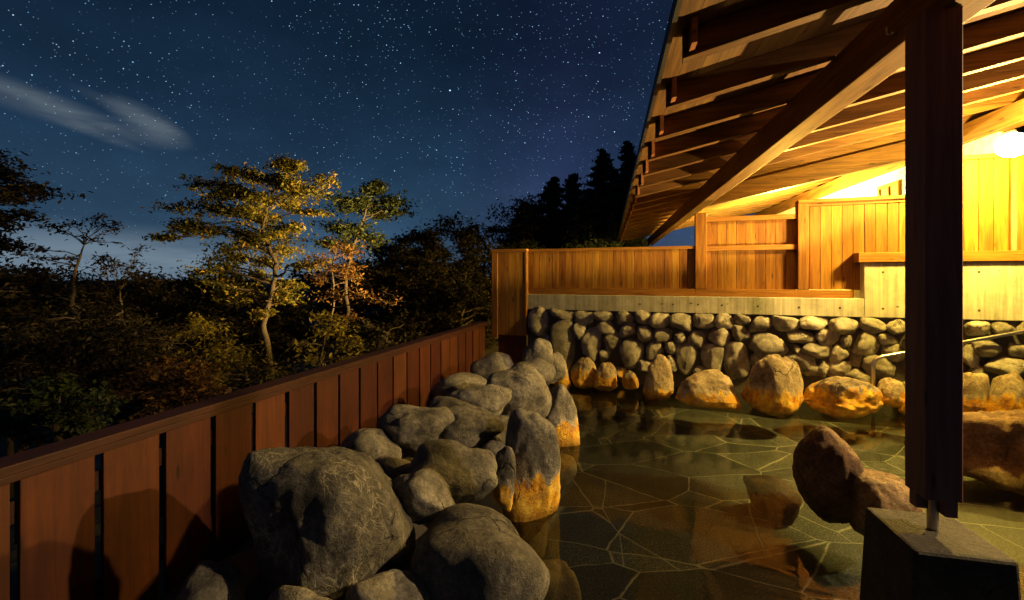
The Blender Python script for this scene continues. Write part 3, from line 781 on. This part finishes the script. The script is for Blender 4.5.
def tree(name, label, cat, Y, trunk_px, clumps, leafm, group=None, lsize=.045, r0=.08, dens=1.0, seed=0, yspread=.5, base_below=0.6, bare=0.0):
    """trunk_px: [(px,py)...] from foot to tip at depth Y; clumps: (px,py,rx_px,ry_px,n leaves)"""
    r = random.Random(seed); rn = np.random.default_rng(seed)
    tp = [at(x, y, Y+dy) for x, y, dy in [(q+(0,) if len(q) == 2 else q) for q in trunk_px]]
    foot = tp[0].copy(); foot.z = min(hill(foot.x, foot.y)-.05, foot.z)
    root = empty(name, foot, label, cat, group)
    fine = [foot]
    for i in range(len(tp)-1): fine += curve_pts(tp[i], tp[i+1], 0, 5, .03, r)[:-1]
    fine.append(tp[-1])
    nn = len(fine)
    b = MB(); b.tube(fine, [r0*(1-.85*i/(nn-1))+.006 for i in range(nn)], 8)
    LC = []
    for (cx, cy, rx, ry, nl) in clumps:
        Yc = Y+r.uniform(-1, 1)*yspread
        cx += r.gauss(0, 2.5); cy += r.gauss(0, 3.0); q_ = r.uniform(.75, 1.3)
        c = at(cx, cy, Yc); sx = rx/F*Yc*q_; sz = ry/F*Yc*r.uniform(.9, 1.6)
        # attach: nearest trunk point lying lower
        best = min(range(1, nn), key=lambda i: (fine[i]-c).length+ (2.0 if fine[i].z > c.z-.05 else 0))
        bp = fine[best]; rad = r0*(1-.85*best/(nn-1))*.5+.004
        path = curve_pts(bp, c, .08, 8, .06, r)
        b.tube(path, [rad*(1-.8*i/7)+.003 for i in range(8)], 5, cap=False)
        ntw = 7
        tips = []
        for k in range(ntw):
            st = path[r.randint(3, 7)]
            e = c+Vector((r.gauss(0,.6)*sx, r.gauss(0,.6)*sx*.8, r.gauss(.1,.5)*sz))
            tp2 = curve_pts(st, e, .05, 5, .08, r); tips += tp2[1:]
            b.tube(tp2, [.007,.006,.005,.004,.002], 4, cap=False)
        n = int(nl*dens)
        if n > 0:
            T = np.array([t[:] for t in tips]); ctr = T[rn.integers(0, len(T), n)]
            ctr = ctr+rn.normal(size=(n,3))*np.array([sx*.30, sx*.26, sz*.30])
            LC.append(ctr)
    b.build('trunk', m_bark, root, smooth=True)
    if LC:
        LC = np.vstack(LC); V, Fq = leaves_mesh(LC, lsize, .5, seed)
        mesh_obj('crown', V, Fq, leafm, root)
    return root

# main lit tree
tree('oak_tree', 'tall lit tree with layered olive yellow crown rising above the red fence', 'tree', 9.0,
     [(272,392),(268,350),(263,325),(272,292),(276,262),(262,232),(268,200),(285,172)],
     [(285,166,13,7,260),(300,172,10,7,160),(290,182,14,7,260),(272,186,16,7,260),(250,178,16,7,240),(232,172,12,6,170),(222,186,14,6,180),(238,194,18,6,240),
      (262,200,18,7,260),(206,196,16,6,190),(190,190,10,5,110),(214,208,18,6,220),(242,212,18,7,240),(184,208,14,6,160),(170,228,18,7,230),(155,236,10,5,120),(192,230,16,6,180),(212,236,15,6,150),
      (262,222,20,8,260),(288,210,16,7,200),(300,196,14,7,190),(318,190,12,6,130),(328,184,9,5,90),(282,236,18,8,240),(300,228,14,7,160),(252,246,16,7,190),(236,258,16,7,180),(272,262,20,8,230),(292,254,16,8,180),
      (216,264,14,6,120),(196,268,12,5,90),(228,276,16,7,150),(258,280,16,7,160),(282,282,16,8,150),(248,296,18,7,140),(222,292,16,7,130),(290,300,16,7,120),(304,268,14,7,130),(316,216,12,6,120),(262,312,14,6,70),(206,282,14,6,100),(240,236,18,7,160),(226,250,16,7,140)],
     m_leafA, lsize=.046, r0=.07, seed=5, yspread=.8, dens=2.6)
tree('pine_tree', 'slender dark green tree with spreading top right of the lit one', 'tree', 10.0,
     [(330,385),(336,350),(348,318),(346,280),(352,250),(362,222),(372,196)],
     [(372,190,18,8,260),(354,196,14,7,190),(390,200,16,7,200),(402,214,8,4,60),(344,210,14,7,170),(364,212,20,8,240),(384,220,14,6,120),(338,226,12,7,110),(358,232,18,8,190),(376,238,12,6,80),(330,244,12,7,90),(348,250,14,8,120)],
     m_leafG, lsize=.055, r0=.06, seed=8, dens=3.4)
tree('maple_tree', 'thin stemmed tree with orange brown autumn leaves before the dark trees', 'tree', 8.4,
     [(318,395),(322,360),(330,330),(334,300),(332,272),(336,250)],
     [(330,248,16,9,150),(350,256,14,8,120),(314,256,12,8,110),(340,270,18,9,160),(318,276,14,8,110),(360,278,14,7,90),(336,292,16,8,110),(372,300,16,6,60),(392,310,14,5,40),(350,316,16,7,70)],
     m_leafB, lsize=.04, r0=.03, seed=12, dens=1.3)
tree('young_tree', 'young bush tree with bright yellow green leaves close behind the red fence', 'tree', 6.6,
     [(316,392),(318,375),(322,352),(326,330)],
     [(322,316,14,8,90),(338,322,14,7,90),(330,336,20,8,110),(350,330,14,7,80),(346,346,18,8,110),(318,350,14,8,90),(336,362,20,8,130),(310,366,14,7,80),(356,356,12,6,60),(300,340,12,7,50)],
     m_leafC, lsize=.045, r0=.022, seed=15, dens=.9)
tree('leafy_bush', 'thin bush with yellow leaves below the lit tree left of its trunk', 'bush', 7.6,
     [(200,404),(203,380),(206,355),(204,335)],
     [(196,318,18,8,110),(212,324,16,8,110),(204,336,20,9,130),(188,338,14,8,80),(222,342,14,8,80),(236,352,16,7,80),(208,352,20,8,100),(184,356,14,7,70),(250,362,16,7,80),(226,368,20,7,90),(176,372,16,7,60)],
     m_leafC, lsize=.042, r0=.02, seed=19, dens=.9)
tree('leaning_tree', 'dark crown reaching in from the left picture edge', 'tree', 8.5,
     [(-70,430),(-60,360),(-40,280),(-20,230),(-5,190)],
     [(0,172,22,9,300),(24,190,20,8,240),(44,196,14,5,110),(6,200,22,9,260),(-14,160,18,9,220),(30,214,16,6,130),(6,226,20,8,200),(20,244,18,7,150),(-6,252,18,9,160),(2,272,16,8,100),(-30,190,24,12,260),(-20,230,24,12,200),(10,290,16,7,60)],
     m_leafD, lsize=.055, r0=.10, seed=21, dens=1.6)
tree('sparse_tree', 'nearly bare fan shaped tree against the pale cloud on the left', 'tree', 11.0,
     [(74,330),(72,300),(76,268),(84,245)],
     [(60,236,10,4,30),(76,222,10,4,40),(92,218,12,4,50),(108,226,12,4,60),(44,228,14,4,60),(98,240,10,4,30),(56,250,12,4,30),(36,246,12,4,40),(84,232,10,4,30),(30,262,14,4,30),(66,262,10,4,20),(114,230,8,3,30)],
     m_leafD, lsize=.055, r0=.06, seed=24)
tree('sparse_tree', 'smaller bare tree with tufted twig ends between the fan shaped and the lit tree', 'tree', 11.5,
     [(124,340),(122,310),(120,290)],
     [(104,256,10,4,90),(112,264,10,4,60),(128,262,12,4,90),(138,256,8,3,50),(100,272,10,4,40),(134,274,12,4,60),(150,282,12,4,50),(118,276,10,4,40)],
     m_leafD, lsize=.055, r0=.04, seed=27)
k = 0
# leafy undergrowth and darker trees, each its own
def bushy(name, label, cat, cx, top, wpx, hpx, Y, leafm, n, seed, ls, group):
    r = random.Random(seed); cl = []
    m = min(60, max(10, int(wpx*hpx/230))); n = int(n*1.7)
    for i in range(m):
        a = r.uniform(0, 2*math.pi); q = math.sqrt(r.random())
        x = cx+math.cos(a)*q*wpx/2; yy = top+hpx*.5+math.sin(a)*q*hpx*.46
        s_ = r.uniform(.7, 1.25)
        cl.append((x, yy, 15*s_*wpx/110, 8*s_*wpx/110, int(n/m)))
    return tree(name, label, cat, Y, [(cx, top+hpx*1.15), (cx+r.uniform(-6,6), top+hpx*.7), (cx+r.uniform(-8,8), top+hpx*.25)], cl, leafm, group, ls, .03+.004*Y, 1, seed, yspread=wpx/F*Y*.35)
G1 = 'dark trees beyond the red fence'
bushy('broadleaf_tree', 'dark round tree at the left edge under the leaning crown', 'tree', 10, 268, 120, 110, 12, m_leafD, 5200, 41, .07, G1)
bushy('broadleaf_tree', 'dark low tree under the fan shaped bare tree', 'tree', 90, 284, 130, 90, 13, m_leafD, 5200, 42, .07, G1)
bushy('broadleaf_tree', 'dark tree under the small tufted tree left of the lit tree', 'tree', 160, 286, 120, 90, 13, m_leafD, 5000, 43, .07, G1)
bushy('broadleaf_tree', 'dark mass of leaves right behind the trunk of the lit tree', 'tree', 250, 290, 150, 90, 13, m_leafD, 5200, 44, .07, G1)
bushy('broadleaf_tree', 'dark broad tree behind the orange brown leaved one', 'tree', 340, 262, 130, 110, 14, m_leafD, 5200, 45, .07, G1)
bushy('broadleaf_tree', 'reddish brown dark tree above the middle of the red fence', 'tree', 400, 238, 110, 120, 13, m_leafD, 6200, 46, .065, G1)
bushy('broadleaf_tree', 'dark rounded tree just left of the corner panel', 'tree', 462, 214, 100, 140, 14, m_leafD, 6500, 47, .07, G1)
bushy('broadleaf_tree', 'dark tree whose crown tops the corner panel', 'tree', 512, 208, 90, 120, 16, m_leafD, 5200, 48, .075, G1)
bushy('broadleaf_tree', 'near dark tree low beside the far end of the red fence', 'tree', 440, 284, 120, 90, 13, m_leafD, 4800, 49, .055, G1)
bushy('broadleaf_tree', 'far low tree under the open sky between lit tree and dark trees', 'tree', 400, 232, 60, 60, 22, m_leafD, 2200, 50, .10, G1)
G2 = 'bushes below the red fence'
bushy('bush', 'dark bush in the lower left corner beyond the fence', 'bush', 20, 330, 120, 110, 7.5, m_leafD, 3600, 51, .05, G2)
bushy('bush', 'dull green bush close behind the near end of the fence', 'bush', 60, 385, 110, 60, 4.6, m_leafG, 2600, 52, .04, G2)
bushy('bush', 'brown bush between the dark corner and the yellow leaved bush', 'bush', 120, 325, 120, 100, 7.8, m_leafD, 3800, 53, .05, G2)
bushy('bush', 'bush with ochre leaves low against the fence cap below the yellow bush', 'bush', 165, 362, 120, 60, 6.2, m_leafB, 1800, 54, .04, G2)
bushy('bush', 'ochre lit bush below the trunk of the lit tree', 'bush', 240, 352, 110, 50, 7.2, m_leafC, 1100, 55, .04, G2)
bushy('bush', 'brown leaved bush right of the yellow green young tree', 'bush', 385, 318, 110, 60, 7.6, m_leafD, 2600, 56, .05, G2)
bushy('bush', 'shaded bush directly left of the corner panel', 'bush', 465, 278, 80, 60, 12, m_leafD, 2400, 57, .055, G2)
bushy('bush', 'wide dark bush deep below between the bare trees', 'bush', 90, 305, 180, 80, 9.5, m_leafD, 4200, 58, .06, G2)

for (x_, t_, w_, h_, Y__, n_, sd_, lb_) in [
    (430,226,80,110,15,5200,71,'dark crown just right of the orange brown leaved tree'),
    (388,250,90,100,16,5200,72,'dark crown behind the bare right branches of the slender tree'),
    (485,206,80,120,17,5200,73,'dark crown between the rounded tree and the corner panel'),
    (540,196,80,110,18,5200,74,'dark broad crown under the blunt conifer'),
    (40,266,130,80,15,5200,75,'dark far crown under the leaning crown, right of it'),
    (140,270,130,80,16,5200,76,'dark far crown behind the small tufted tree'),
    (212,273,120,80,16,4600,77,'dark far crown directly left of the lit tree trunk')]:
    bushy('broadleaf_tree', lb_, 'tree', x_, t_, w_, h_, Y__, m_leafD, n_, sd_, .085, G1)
def conifer(label, cx, top, base, hw, Y, seed):
    r = random.Random(seed); rn = np.random.default_rng(seed)
    ft_ = at(cx, base, Y); tp_ = at(cx, top, Y); H = tp_.z-ft_.z
    gz = hill(ft_.x, ft_.y)-.1
    root = empty('conifer', (ft_.x, ft_.y, gz), label, 'tree', 'conifers behind the roof')
    b = MB(); b.tube([(ft_.x, ft_.y, gz), (ft_.x, ft_.y, tp_.z)], [.16, .015], 7)
    C = []; nb = int(H*20)
    for i in range(nb):
        t = (i+r.random())/nb; z = ft_.z+H*t; R_ = hw/F*Y*(1-t)**.68*r.uniform(.45, 1.3)+.08
        a = r.uniform(0, 6.283); e = Vector((ft_.x+math.cos(a)*R_, ft_.y+math.sin(a)*R_, z-R_*.22+r.uniform(-.05,.1)))
        st = Vector((ft_.x, ft_.y, z)); mid = st.lerp(e, .5)+Vector((0,0,-R_*.06)); e.z += R_*.1
        b.tube([st, mid, e], [.02,.012,.004], 4, cap=False)
        k = int(70+200*R_); tt = rn.random(k)**.7
        P = np.outer(1-tt, np.array(st))+np.outer(tt, np.array(e))
        sp = (.05+.20*R_*(1-tt*.5))[:,None]
        P = P+rn.normal(size=(k,3))*sp*np.array([1,1,.38]); C.append(P)
    b.build('trunk', m_bark, root, smooth=True)
    C = np.vstack(C); V, Fq = leaves_mesh(C, .085, .5, seed); mesh_obj('crown', V, Fq, m_needle, root)
conifer('tallest pointed conifer beside the roof edge', 628, 143, 320, 34, 19, 61)
conifer('second pointed conifer left of the tallest one', 603, 152, 320, 30, 18, 62)
conifer('conifer with a narrow tip left of the two tallest', 572, 176, 320, 36, 17, 63)
conifer('blunt short conifer left of the narrow tipped one', 553, 179, 320, 34, 18, 64)
conifer('low dark conifer above the corner panel', 524, 206, 320, 36, 16, 65)
conifer('dim conifer standing in the gap between the two tall ones', 616, 170, 320, 36, 22, 66)
conifer('dark conifer filling in under the narrow tipped one', 588, 190, 320, 40, 15, 67)

# ------------------------------------------------------------------ sky
w = bpy.data.worlds.new('World'); scene.world = w; w.use_nodes = True; nt = w.node_tree; nt.nodes.clear()
out = nt.nodes.new('ShaderNodeOutputWorld'); bg = nt.nodes.new('ShaderNodeBackground'); L(nt, bg.outputs[0], out.inputs[0])
tc = nt.nodes.new('ShaderNodeTexCoord'); d = tc.outputs['Generated']
sep = nt.nodes.new('ShaderNodeSeparateXYZ'); L(nt, d, sep.inputs[0])
X, Y_, Z = sep.outputs
hor = math_(nt, 'SQRT', math_(nt, 'ADD', math_(nt, 'MULTIPLY', X, X), math_(nt, 'MULTIPLY', Y_, Y_)))
el = math_(nt, 'ARCTAN2', Z, hor)            # elevation
az = math_(nt, 'ARCTAN2', X, Y_)             # azimuth from +Y, right positive
base = ramp(nt, math_(nt, 'MULTIPLY_ADD', el, 1/1.5708, 0), [(0,(.046,.092,.145)), (.07,(.024,.060,.112)), (.16,(.011,.032,.068)), (.30,(.0045,.0135,.031)), (.6,(.0028,.008,.02)), (1,(.002,.005,.014))])
# violet glow of the milky way to the right
vi = ramp(nt, math_(nt, 'MULTIPLY_ADD', az, .9, .5), [(.35, 0.0), (.60, 1.0), (.9, .3)])
base = mix(nt, math_(nt, 'MULTIPLY', vi, .6), base, mix(nt, 1.0, base, (1.9,.95,1.35), 'MULTIPLY'))
patch = noise_(nt, mapping(nt, d, scale=(1.2,1.2,2.2)), 2.4, 6, .6)
base = mix(nt, 1.0, base, ramp(nt, patch, [(.3, .72), (.7, 1.3)]), 'MULTIPLY')
# thin clouds, given by azimuth and elevation
def blob(a0, e0, ra, re, tilt):
    da = math_(nt, 'SUBTRACT', az, a0); de = math_(nt, 'SUBTRACT', el, e0)
    u = math_(nt, 'MULTIPLY', math_(nt, 'ADD', math_(nt, 'MULTIPLY', da, math.cos(tilt)), math_(nt, 'MULTIPLY', de, math.sin(tilt))), 1/ra)
    v = math_(nt, 'MULTIPLY', math_(nt, 'SUBTRACT', math_(nt, 'MULTIPLY', de, math.cos(tilt)), math_(nt, 'MULTIPLY', da, math.sin(tilt))), 1/re)
    r2 = math_(nt, 'ADD', math_(nt, 'MULTIPLY', u, u), math_(nt, 'MULTIPLY', v, v))
    return math_(nt, 'POWER', math_(nt, 'MAXIMUM', math_(nt, 'SUBTRACT', 1.0, r2), 0.0), 1.7)
def ae(px, py):
    x = (px-CX)/F; z = (HZ-py)/F; return math.atan2(x, 1), math.atan2(z, math.hypot(x, 1))
wn = noise_(nt, mapping(nt, d, rot=(0,-.32,0), scale=(2.5,2.5,11)), 3.2, 8, .62, .6)
cl = None
for (px, py, ra, re, tilt, s_) in ((15,97,.16,.024,-.22,.75),(75,112,.15,.020,-.27,.7),(150,124,.075,.030,-.42,1.2),(90,131,.085,.011,-.28,.6),(130,112,.09,.014,-.30,.4)):
    a0, e0 = ae(px, py); q = math_(nt, 'MULTIPLY', blob(a0, e0, ra, re, tilt), s_)
    cl = q if cl is None else math_(nt, 'ADD', cl, q)
cl = math_(nt, 'MULTIPLY', cl, ramp(nt, wn, [(.3, .35), (.65, 1.15)]))
base = mix(nt, math_(nt, 'MULTIPLY', cl, .9, clamp=True), base, (.085,.115,.15))
a0, e0 = ae(120, 262)
bk = math_(nt, 'MULTIPLY', blob(a0, e0, .62, .075, -.03), ramp(nt, noise_(nt, mapping(nt, d, scale=(2,2,16)), 2.6, 6, .6), [(.3, .4), (.6, 1.1)]))
base = mix(nt, math_(nt, 'MULTIPLY', bk, 1.0, clamp=True), base, (.15,.215,.28))
# stars
def stars(scale, rad, thr, gain, seed):
    v = nt.nodes.new('ShaderNodeTexVoronoi'); v.inputs['Scale'].default_value = scale
    L(nt, mapping(nt, d, rot=(0, math.radians(32), 0), scale=(.72,1,1), loc=(seed, seed*.7, 0)), v.inputs['Vector'])
    s2 = nt.nodes.new('ShaderNodeSeparateColor'); L(nt, v.outputs['Color'], s2.inputs[0])
    f = math_(nt, 'MULTIPLY', math_(nt, 'MAXIMUM', math_(nt, 'SUBTRACT', 1.0, math_(nt, 'MULTIPLY', v.outputs['Distance'], 1/rad)), 0), 1.0)
    f = math_(nt, 'POWER', f, .8)
    br = math_(nt, 'POWER', math_(nt, 'MAXIMUM', math_(nt, 'MULTIPLY', math_(nt, 'SUBTRACT', s2.outputs[0], thr), 1/(1-thr)), 0), 3.4)
    tint = mix(nt, s2.outputs[1], (.20,.58,1.0), (.60,.82,1.0))
    return mix(nt, 1.0, mix(nt, 1.0, (gain,gain,gain), math_(nt, 'MULTIPLY', f, br), 'MULTIPLY'), tint, 'MULTIPLY')
st = mix(nt, 1.0, stars(120, .10, .02, 1.5, 0), stars(60, .056, .2, 3.4, 3), 'ADD')
st = mix(nt, 1.0, st, stars(22, .034, .3, 6, 9), 'ADD')
st = mix(nt, 1.0, st, stars(190, .16, .02, .9, 5), 'ADD')
sf = mix(nt, 1.0, ramp(nt, el, [(.02, 0.0), (.28, 1.0)]), ramp(nt, noise_(nt, d, 4.5, 4, .6), [(.32, .7), (.66, 2.4)]), 'MULTIPLY')
st = mix(nt, 1.0, st, sf, 'MULTIPLY')
fin = mix(nt, 1.0, base, st, 'ADD')
L(nt, fin, bg.inputs[0]); bg.inputs[1].default_value = 1.0

# ------------------------------------------------------------------ camera and view
cd = bpy.data.cameras.new('camera'); co = bpy.data.objects.new('camera', cd); col.objects.link(co)
co.location = (0, 0, CAMZ); co.rotation_euler = (math.radians(90), 0, 0)
cd.sensor_width = 36; cd.lens = F/1024*36; cd.shift_y = (HZ-300)/1024; cd.clip_end = 20000; cd.clip_start = .05
scene.camera = co
scene.cycles.max_bounces = 7; scene.cycles.diffuse_bounces = 2; scene.cycles.glossy_bounces = 3; scene.cycles.transparent_max_bounces = 8
scene.cycles.sample_clamp_indirect = 4.0
vs = scene.view_settings; vs.view_transform = 'Standard'; vs.look = 'None'; vs.exposure = 0; vs.gamma = 1
